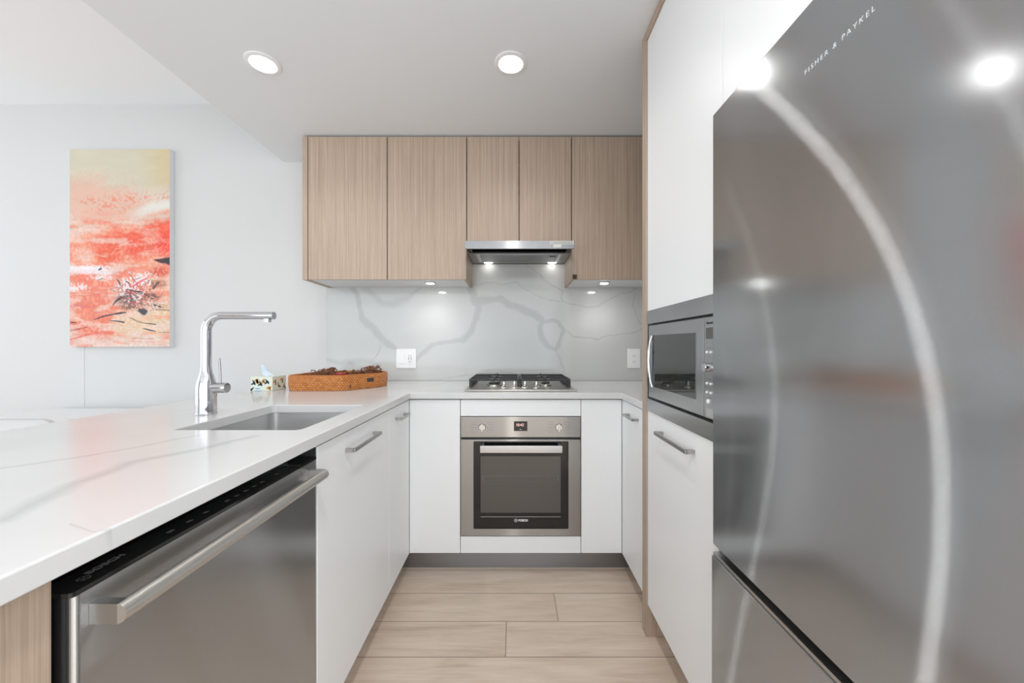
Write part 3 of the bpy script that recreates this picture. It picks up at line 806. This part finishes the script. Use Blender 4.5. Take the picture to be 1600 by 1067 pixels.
# ------------------------------------------------------------------ ceiling downlights
for x, lab in ((-1.094, 'recessed ceiling downlight above the peninsula'), (-.014, 'recessed ceiling downlight above the aisle in front of the hood')):
    c = (x, 1.675, ZC)
    t = thing('downlight', c, lab, 'ceiling light', 'recessed downlights in the kitchen ceiling')
    obj('trim_ring', lathe([(.050, 0.004), (.051, -.0), (.071, .0), (.071, .003), (.066, .006), (.054, .006)], (x, 1.675, ZC - .0003), '-Z', 40), M['white_gloss'], t)
    obj('lens', lathe([(0, 0), (.052, 0), (.052, .0015), (0, .0015)], (x, 1.675, ZC - .0055), '-Z', 40), M['lamp'], t)
    l = bpy.data.lights.new('downlight_beam', 'SPOT'); l.energy = 9; l.spot_size = math.radians(150); l.spot_blend = 1; l.shadow_soft_size = .03; l.color = (1, .98, .95)
    lo = bpy.data.objects.new('downlight_beam', l); C.objects.link(lo); lo.parent = t; lo.location = (0, 0, -.055)

# ------------------------------------------------------------------ faucet
fx, fy = -1.046, 1.305
t = thing('kitchen_faucet', (fx, fy, .91), 'tall polished chrome faucet standing behind the sink', 'faucet')
obj('body', lathe([(0, 0), (.031, 0), (.0315, .003), (.030, .006), (.0300, .085), (.029, .098), (.0265, .112), (.0215, .130), (.018, .142), (.0165, .155), (.0160, .165), (0, .165)], (fx, fy, .9102), 'Z', 48), M['chrome'], t)
pts = [(fx, fy, 1.0755), (fx, fy, 1.19)]
R = .052
for k in range(1, 13):
    a = math.radians(90 * k / 12); pts.append((fx + R * (1 - math.cos(a)), fy, 1.192 + R * math.sin(a)))
pts += [(-.945, fy, 1.244)]
obj('spout', tube(pts, [.0158] * 2 + [.0158 - .0028 * k / 12 for k in range(1, 13)] + [.0128], 32), M['chrome'], t)
sh = obj('spray_head', tube([(-.9445, fy, 1.244), (-.9435, fy, 1.244), (-.815, fy, 1.244)], .0130, 32), M['chrome'], t)
obj('nozzle', tube([(-.838, fy, 1.233), (-.838, fy, 1.222)], .012, 24), M['chrome'], sh)
lv = obj('lever_hub', lathe([(0, 0), (.0175, 0), (.0175, .030), (.0178, .031), (.0178, .045), (.016, .048), (0, .048)], (fx + .024, fy, .999), 'X', 32), M['chrome'], t)
obj('lever', tube([(fx + .048, fy + .0, 1.010), (fx + .040, fy + .01, 1.05), (fx + .029, fy + .02, 1.098)], [.004, .0035, .004], 12), M['chrome'], lv)

# ------------------------------------------------------------------ tissue box
bx, by, bw, bd, bh = -1.352, 1.971, .112, .118, .073
t = thing('tissue_box', (bx + bw / 2, by + bd / 2, .9105), 'small cube tissue box with a leaf print beside the wicker tray', 'tissue box')
cb = obj('carton', box(bx, bx + bw, by, by + bd, .9105, .9105 + bh, .001), M['box_print'], t)
def leaf(cx, cz, l, w_, ang, side=False):
    pts = []
    for k in range(16):
        a = 2 * math.pi * k / 16; pts.append((math.cos(a) * l, math.sin(a) * w_ * (1 - .5 * math.cos(a))))
    ca, sa = math.cos(math.radians(ang)), math.sin(math.radians(ang))
    lp = [(cx + u * ca - v * sa, cz + u * sa + v * ca) for u, v in pts]
    # keep the print on the face it is printed on
    z_lo, z_hi = .912, .9105 + bh - .0015
    u_lo, u_hi = (0.001, bd - .001) if side else (bx + .001, bx + bw - .001)
    lp = [(min(max(p[0], u_lo), u_hi), min(max(p[1], z_lo), z_hi)) for p in lp]
    mx = frame_mx((bx + bw, by, 0), (0, 1, 0), (0, 0, 1)) if side else FRONT((0, by, 0))
    return prism(lp, mx, .0003)
for cx, cz, ang in ((.020, .045, 60), (.055, .040, 55), (.088, .050, 70), (.010, .010, -20)):
    b = leaf(bx + cx - .003, .91 + cz, .016, .005, ang + 60); merge(b, leaf(bx + cx - .006, .91 + cz - .006, .013, .004, ang - 30)); obj('leaf_print', b, M['leaf_navy'], cb)
for cx, cz, ang in ((.032, .056, 20), (.066, .053, 60), (.095, .018, 20), (.034, .050, 100)):
    b = leaf(bx + cx, .91 + cz, .014, .006, ang); merge(b, leaf(bx + cx + .004, .91 + cz - .006, .010, .005, ang + 70)); obj('leaf_print', b, M['leaf_gold'], cb)
for cx, cz, ang in ((.02, .05, 30), (.05, .03, 100), (.08, .055, 10), (.10, .02, 60)):
    obj('leaf_print', leaf(cx, .91 + cz, .015, .006, ang, True), M['leaf_gold'], cb); obj('leaf_print', leaf(cx + .008, .91 + cz - .01, .012, .004, ang + 60, True), M['leaf_navy'], cb)
b = prism([(bx + .036 + .014 * math.cos(a), .923 + .004 * math.sin(a)) for a in np.linspace(0, 2 * math.pi, 17)[:-1]], FRONT((0, by, 0)), .0004)
merge(b, box(bx + .018, bx + .054, by - .0004, by, .912, .914))
obj('label_print', b, M['box_blue'], cb)
b = new(); nu, nv = 18, 10; rows = []
for j in range(nv + 1):
    v = j / nv; row = []
    for i in range(nu + 1):
        u = i / nu * 2 - 1
        wdt = .030 * (1 - .78 * v) + .004
        row.append(b.verts.new((bx + .058 + u * wdt - .028 * v ** 1.2 + .003 * math.sin(9 * u + 4 * v), by + .055 + .010 * math.sin(5 * u + 3 * v) * (1 - .4 * v), .9105 + bh - .004 + .062 * v * (1 - .25 * u * u) + .004 * math.sin(7 * u))))
    rows.append(row)
for j in range(nv):
    for i in range(nu): b.faces.new((rows[j][i], rows[j][i + 1], rows[j + 1][i + 1], rows[j + 1][i]))
ts = obj('tissue', b, M['tissue'], t); sm = ts.modifiers.new('s', 'SOLIDIFY'); sm.thickness = .0012

# ------------------------------------------------------------------ wicker tray
t = thing('wicker_tray', (-.96, 2.16, .9105), 'orange-brown woven rattan tray with chamfered corners on the worktop', 'tray')
def tray_loop(off, n=10):
    x0, x1, y0, y1 = -1.176 - off, -.742 + off, 1.964 - off, 2.37 + off
    c = .085
    raw = [(x0 + .03, y0), (x1 - .14, y0), (x1, y0 + .19), (x1, y1 - c), (x1 - c, y1), (x0 + c, y1), (x0, y1 - c), (x0, y0 + .03)]
    out = []; m = len(raw)
    for i in range(m):       # round each corner
        p0, p1, p2 = Vector(raw[i - 1]), Vector(raw[i]), Vector(raw[(i + 1) % m])
        r = min(.045, (p0 - p1).length * .45, (p2 - p1).length * .45)
        a = p1 + (p0 - p1).normalized() * r; c2 = p1 + (p2 - p1).normalized() * r
        for k in range(n + 1):
            s = k / n; q = a * (1 - s) ** 2 + p1 * 2 * s * (1 - s) + c2 * s ** 2; out.append((q.x, q.y))
    return out
zb0, zb1 = .9107, .984
b = new(); uvl = b.loops.layers.uv.new('UVMap')
Lo = tray_loop(-.004); Lt = tray_loop(0.0); Li = tray_loop(-.010); Lj = tray_loop(-.012)
seq = [(Lo, zb0), (Lt, zb0 + .03), (Lt, zb1), (Li, zb1), (Lj, zb0 + .008)]
rings = [ring(b, l, z) for l, z in seq]
per = [0.0]
for k in range(len(Lt)): per.append(per[-1] + (Vector(Lt[(k + 1) % len(Lt)]) - Vector(Lt[k])).length)
for j, (A, B) in enumerate(zip(rings[:-1], rings[1:])):
    n = len(A)
    for k in range(n):
        f = b.faces.new((A[k], A[(k + 1) % n], B[(k + 1) % n], B[k]))
        for lpp, (kk, zz) in zip(f.loops, ((k, seq[j][1]), (k + 1, seq[j][1]), (k + 1, seq[j + 1][1]), (k, seq[j + 1][1]))):
            lpp[uvl].uv = (per[kk] / .014, (zz - zb0) / .0092 + 0.0)
b.faces.new(rings[0][::-1]); b.faces.new(rings[-1])
wk = obj('woven_side', b, M['wicker'], t)
rim = tray_loop(-.005); obj('rim', tube([(p[0], p[1], zb1 + .001) for p in rim], .0062, 8, closed=True), M['rattan'], t)
pa, pb = Vector((-.742 - .14 * .42, 1.964 + .19 * .42)), Vector((-.742 - .14 * .12, 1.964 + .19 * .88))
dr2 = (Vector((-.742, 2.154)) - Vector((-.882, 1.964))).normalized(); nn = Vector((dr2.y, -dr2.x))
mid = Vector((-.882, 1.964)) * .30 + Vector((-.742, 2.154)) * .70
b = prism([(-.020, -.011), (.020, -.011), (.020, .011), (-.020, .011)], frame_mx((mid.x + nn.x * .0005, mid.y + nn.y * .0005, .957), (dr2.x, dr2.y, 0), (0, 0, 1)), .001)
obj('hand_hole_shade', b, M['dark'], t)  # dark plate on the side, its colour stands for shade inside the hole

# dried curly twigs heaped in the tray
b = new(); rnd = random.Random(3)
def tray_in(x, y):
    return -1.145 < x < -.765 and 1.985 < y < 2.34 and (x + .765) < (y - 1.995) * .7 - .10 + .0
for cx, cy, sx_, sy_, hh, num in ((-1.02, 2.12, .09, .09, .052, 150), (-.83, 2.24, .045, .08, .056, 130), (-.90, 2.20, .06, .09, .040, 90), (-.95, 2.1, .13, .10, .028, 90)):
    for i in range(num):
        x = rnd.gauss(cx, sx_ * .5); y = rnd.gauss(cy, sy_ * .6)
        if not (-1.13 < x < -.79 and 2.0 < y < 2.33 and x < -.882 + (y - 1.964) * .737 - .035): continue
        h = hh * math.exp(-((x - cx) / sx_) ** 2 * .5)
        z = .952 + rnd.random() * h * 1.15
        a = rnd.random() * 6.28; ln = .012 + rnd.random() * .018; curl = rnd.uniform(-2.2, 2.2); el = rnd.uniform(-.5, .5)
        pts = []
        for k in range(6):
            s = k / 5 - .5; aa = a + curl * s
            pts.append((x + math.cos(aa) * s * 2 * ln * .8, y + math.sin(aa) * s * 2 * ln * .8, z + el * s * ln + .010 * math.cos(s * 3)))
        add_tube(b, pts, 0.0019 + rnd.random() * .0014, 5)
# loose strands that loop above the heap and a bed that fills the tray
for (x0, x1, zz, y) in ((-.93, -.86, 1.006, 2.2), (-.85, -.80, 1.004, 2.25), (-.80, -.775, 1.008, 2.26)):
    add_tube(b, [(x0 + (x1 - x0) * k / 8, y, .970 + (zz - .970) * math.sin(math.pi * k / 8)) for k in range(9)], .0011, 5)
add_box(b, -1.12, -.85, 2.0, 2.33, .922, .944, .006)
tw = obj('dried_twigs', b, M['twig'], None, True, (-.95, 2.15, .922))
tag(tw, 'heap of dark brown curly dried twigs filling the wicker tray', 'twigs', None, 'stuff')
b = new(); add_box(b, -.972, -.925, 2.06, 2.12, .982, .994, .003)
tag(obj('red_packet', b, M['red'], None, True, (-.95, 2.09, .982)), 'small red packet lying among the brown twigs in the tray', 'packet')

# ------------------------------------------------------------------ painting
ax0, ax1, az0, az1, ay = -2.938, -2.277, 1.136, 2.444, 2.540
pt = thing('canvas_painting', ((ax0 + ax1) / 2, WB, az0), 'tall unframed abstract canvas in coral, beige and black on the left wall', 'painting')
nx, ny = 260, 510
me, X, Z = grid_mesh('painted_face', ax0, ax1, az0, az1, ay, nx, ny)
U = (X - ax0) / (ax1 - ax0); T = (az1 - Z) / (az1 - az0)
n1 = fbm_grid(nx, ny, 4, 9, 11, 5); n2 = fbm_grid(nx, ny, 5, 40, 12, 4); n3 = fbm_grid(nx, ny, 60, 110, 13, 2); n4 = fbm_grid(nx, ny, 3, 6, 14, 5)
n5 = fbm_grid(nx, ny, 8, 12, 15, 5)
Ts = T + (n1 - .5) * .10 + U * 0.03
def sm(a, b_, x): 
    s = np.clip((x - a) / (b_ - a), 0, 1); return s * s * (3 - 2 * s)
def C3(r, g, b_): return np.array([r, g, b_], float)
col = np.zeros(X.shape + (3,)) + C3(208, 202, 180)
def lay(mask, c):
    global col
    m_ = np.clip(mask, 0, 1)[..., None]; col = col * (1 - m_) + c * m_
lay(sm(.6, 1.05, U) * (1 - sm(.15, .3, T)) * .8, C3(210, 188, 145))
lay(sm(.15, .27, Ts), C3(218, 203, 188))
lay(sm(.22, .34, Ts + (n3 - .5) * .12 + (.15 - U * .15)) * (1 - .55 * sm(.5, 1, U)) * .7, C3(228, 176, 156))
lay(sm(.48, .66, n3 * .6 + n5 * .4) * sm(.22, .28, T + U * .03) * (1 - sm(.28, .40, T)) * .75, C3(226, 132, 104))
lay(sm(.36, .46, Ts) * .9, C3(236, 158, 130))
# pale streak rising to the right
d = np.abs(T - (.335 - (U - .6) * .14 + (n1 - .5) * .05)); lay((1 - sm(.010, .045, d)) * sm(.5, .8, U) * .9, C3(224, 224, 216))
# red mass across the middle, strongest at the right
d = np.abs(T - (.485 - (U - .3) * .05)) / (.045 + .055 * U); lay((1 - sm(.55, 1.15, d + (n5 - .5) * 1.1)) * sm(.05, .65, U + (n4 - .5) * .4), C3(236, 96, 70))
lay((1 - sm(.02, .10, np.hypot((U - .95) * .6, T - .49))) * .8, C3(242, 74, 58))
d = np.hypot((U - .42) * .6, (T - .535) * 1.3); lay((1 - sm(.04, .10, d + (n5 - .5) * .08)) * .85, C3(230, 92, 58))
# lower field: coral left, cream right
low = sm(.55, .66, T)
lay(low * (1 - sm(.35, .95, U + (n4 - .5) * .5)) * .9, C3(226, 126, 102))
lay(low * sm(.35, .8, U + (n4 - .5) * .6) * .8, C3(228, 172, 148))
lay(sm(.78, .88, T + (U - .5) * .10) * sm(.3, .6, U + (n4 - .5) * .3) * .9, C3(222, 198, 165))
lay(sm(.90, .97, T + (n1 - .5) * .08) * .75, C3(224, 204, 196))
# streaky brushwork
st_ = (n2 - .5) * sm(.28, .4, T)
lay(np.clip(st_ * 2.6, 0, .5), C3(234, 116, 92)); lay(np.clip(-st_ * 4.0, 0, .7) * (1 - .6 * sm(.6, 1, U) * (np.abs(T - .48) < .08)), C3(236, 206, 194)); lay(sm(.56, .66, n5 * .5 + n3 * .5) * sm(.4, .5, T) * .25, C3(238, 214, 204))
d = np.abs(T - (.607 + U * .035)); lay((1 - sm(.008, .024, d + (n5 - .5) * .02)) * (1 - sm(.35, .55, U)) * .9, C3(232, 222, 224))
for uu, tt, ru, rt in ((.60, .73, .10, .05), (.72, .66, .13, .035), (.55, .69, .08, .03), (.32, .65, .12, .012), (.06, .70, .12, .02), (.2, .60, .2, .012)):
    d = np.hypot((U - uu) / ru, (T - tt) / rt); lay((1 - sm(.4, 1.2, d + (n3 - .5) * 2.4)) * .9, C3(238, 232, 234))
for uu, tt, ru, rt, cc in ((.66, .76, .22, .05, (120, 92, 88)), (.86, .68, .14, .02, (150, 100, 80)), (.85, .795, .14, .018, (150, 118, 80)), (.75, .81, .10, .02, (170, 120, 80)), (.62, .70, .16, .03, (190, 90, 80)), (.60, .80, .16, .012, (130, 95, 75)), (.80, .745, .12, .02, (96, 80, 74)), (.90, .62, .12, .03, (205, 84, 60))):
    d = np.hypot((U - uu) / ru, (T - tt) / rt); lay((1 - sm(.35, 1.25, d)) * sm(.44, .58, n3 * .6 + n5 * .4) * .9, C3(*cc))
# strokes (crop pixels of the canvas)
def uv_(p): return ((100 + p[0] / 6.28 - 109) / 156, (380 + p[1] / 6.28 - 233) / 309 )
def stroke(pts, wd, c, k=.9):
    q = [uv_(p) for p in pts]; q = [(u * .66, t_ * 1.308) for u, t_ in q]
    wd = wd if isinstance(wd, list) else [wd] * len(q)
    d = poly_dist(U * .66 + (n3 - .5) * .006, T * 1.308 + (n5 - .5) * .006, q, wd)
    lay((1 - sm(.6, 1.3, d)) * k, C3(*c))
ink = (52, 50, 60)
stroke([(475, 615), (510, 570), (560, 535), (620, 500), (660, 485)], [.002, .006, .010, .006, .004], ink)
stroke([(290, 750), (380, 720), (470, 700), (560, 685), (610, 680)], [.002, .005, .004, .007, .003], ink)
stroke([(440, 758), (520, 765), (590, 778)], [.002, .004, .005], ink)
stroke([(775, 835), (840, 850), (900, 863)], [.002, .005, .002], ink)
stroke([(890, 165), (950, 175), (1000, 172), (1035, 178)], [.004, .014, .020, .026], (40, 40, 48))
stroke([(740, 660), (780, 672), (800, 668)], [.012, .022, .012], (58, 58, 72))
stroke([(640, 460), (690, 470), (750, 478), (800, 500), (870, 545)], [.006, .005, .007, .004, .003], (70, 55, 62))
stroke([(520, 355), (545, 390), (550, 420)], [.003, .005, .003], ink)
stroke([(880, 440), (910, 400), (930, 385)], [.009, .006, .003], (75, 60, 60))
stroke([(605, 375), (640, 392)], .004, ink); stroke([(345, 258), (362, 248)], .006, ink); stroke([(335, 362), (380, 345)], [.002, .003], ink)
stroke([(640, 300), (720, 400), (700, 470)], .0025, (170, 60, 70)); stroke([(830, 330), (740, 380), (660, 430)], [.003, .006, .004], (225, 70, 90))
stroke([(55, 945), (120, 930), (240, 895), (340, 880), (470, 878)], [.004, .006, .008, .010, .014], (226, 110, 92), .8)
stroke([(60, 860), (150, 840), (230, 822)], .0025, (110, 60, 60), .7); stroke([(70, 775), (115, 780)], [.005, .003], ink)
stroke([(900, 650), (1035, 658)], .003, (110, 90, 70), .8); stroke([(660, 930), (780, 935), (880, 932)], .002, (190, 120, 100), .8)
stroke([(930, 875), (1035, 877)], .0025, (120, 100, 85), .7); stroke([(650, 735), (740, 775), (850, 790)], .003, (110, 80, 55), .8)
stroke([(880, 600), (950, 628)], .004, ink); stroke([(830, 785), (900, 795)], .003, ink)
stroke([(60, 488), (200, 490), (350, 500)], .003, (225, 85, 80), .6); stroke([(100, 605), (200, 622), (320, 630)], [.006, .008, .003], (214, 110, 112), .7)
rg = np.random.RandomState(4)
for i in range(95):      # scribbled web right of centre
    x0_, y0_ = rg.normal(720, 95), rg.normal(520, 70); a_ = rg.rand() * 6.28; l_ = 25 + rg.rand() * 70
    x1_, y1_ = x0_ + math.cos(a_) * l_, y0_ + math.sin(a_) * l_ * .6
    if max(x0_, x1_) > 1030: continue
    cc = [(70, 58, 62), (215, 70, 70), (240, 230, 228), (150, 95, 70)][i % 4]
    stroke([(x0_, y0_), ((x0_ + x1_) / 2 + rg.normal(0, 12), (y0_ + y1_) / 2 + rg.normal(0, 10)), (x1_, y1_)], .0011 + rg.rand() * .0013, cc, .8)
col = np.clip(col + (n3[..., None] - .5) * 26 * sm(.2, .4, T)[..., None] + (n2[..., None] - .5) * 10, 0, 255) / 255
linc = np.where(col <= .04045, col / 12.92, ((col + .055) / 1.055) ** 2.4)
at = me.attributes.new('paint', 'FLOAT_COLOR', 'POINT')
at.data.foreach_set('color', np.concatenate([linc.reshape(-1, 3), np.ones((linc.shape[0] * linc.shape[1], 1))], 1).ravel().astype(np.float32))
me.materials.append(M['art'])
o = bpy.data.objects.new('painted_face', me); C.objects.link(o); o.parent = pt; o.matrix_parent_inverse = Matrix.Translation(-pt.location)
obj('canvas', box(ax0, ax1, ay + .0008, WB - .001, az0, az1), M['art_edge'], pt)

tag(obj('hanging_string', tube([(-2.883, WB - .002, 1.15), (-2.883, WB - .002, .735)], .0013, 8), M['white_gloss'], None, True, (-2.883, WB, .74)),
    'thin white cord running down the wall below the painting', 'cord')

# ------------------------------------------------------------------ white dining table and chairs beyond the peninsula
t = thing('dining_table', (-2.4, 2.25, 0), 'white table against the wall beyond the peninsula', 'table')
obj('tabletop', box(-3.04, -1.55, 1.93, 2.555, .700, .728, .003), M['white_gloss'], t)
for x in (-2.99, -1.64):
    for y in (1.98, 2.46): obj('leg', box(x, x + .05, y, y + .05, 0, .6995, .003), M['white_gloss'], t)
def chair(x, y, label):
    t = thing('dining_chair', (x, y + .22, 0), label, 'chair', 'white chairs at the dining table')
    hw = .185
    lp = rrect(-hw, hw, .44, .812, .05, 8)
    b = new(); A = []; B = []
    for u, z in lp:
        c = .05 * (1 - (u / hw) ** 2)
        A.append(b.verts.new((x + u, y - c + .04, z))); B.append(b.verts.new((x + u, y - c + .064, z)))
    b.faces.new(A); b.faces.new(B[::-1]); bridge(b, A, B); bmesh.ops.recalc_face_normals(b, faces=b.faces)
    obj('backrest', b, M['fabric_white'], t)
    b = new(); lp = rrect(x - .20, x + .20, y + .03, y + .43, .07, 8); A = ring(b, lp, .43); B = ring(b, lp, .465); bridge(b, A, B); b.faces.new(A[::-1]); b.faces.new(B)
    obj('seat', b, M['fabric_white'], t)
    for sx_ in (-1, 1):
        for yy in (.07, .38): obj('leg', tube([(x + sx_ * .15, y + yy, .4295), (x + sx_ * .18, y + yy + (.02 if yy > .2 else -.02), 0.0)], [.014, .010], 12), M['white_gloss'], t)
chair(-2.272, 1.70, 'white round-cornered chair at the table, the left one of two')
chair(-1.858, 1.70, 'white round-cornered chair at the table, the one nearer the peninsula')
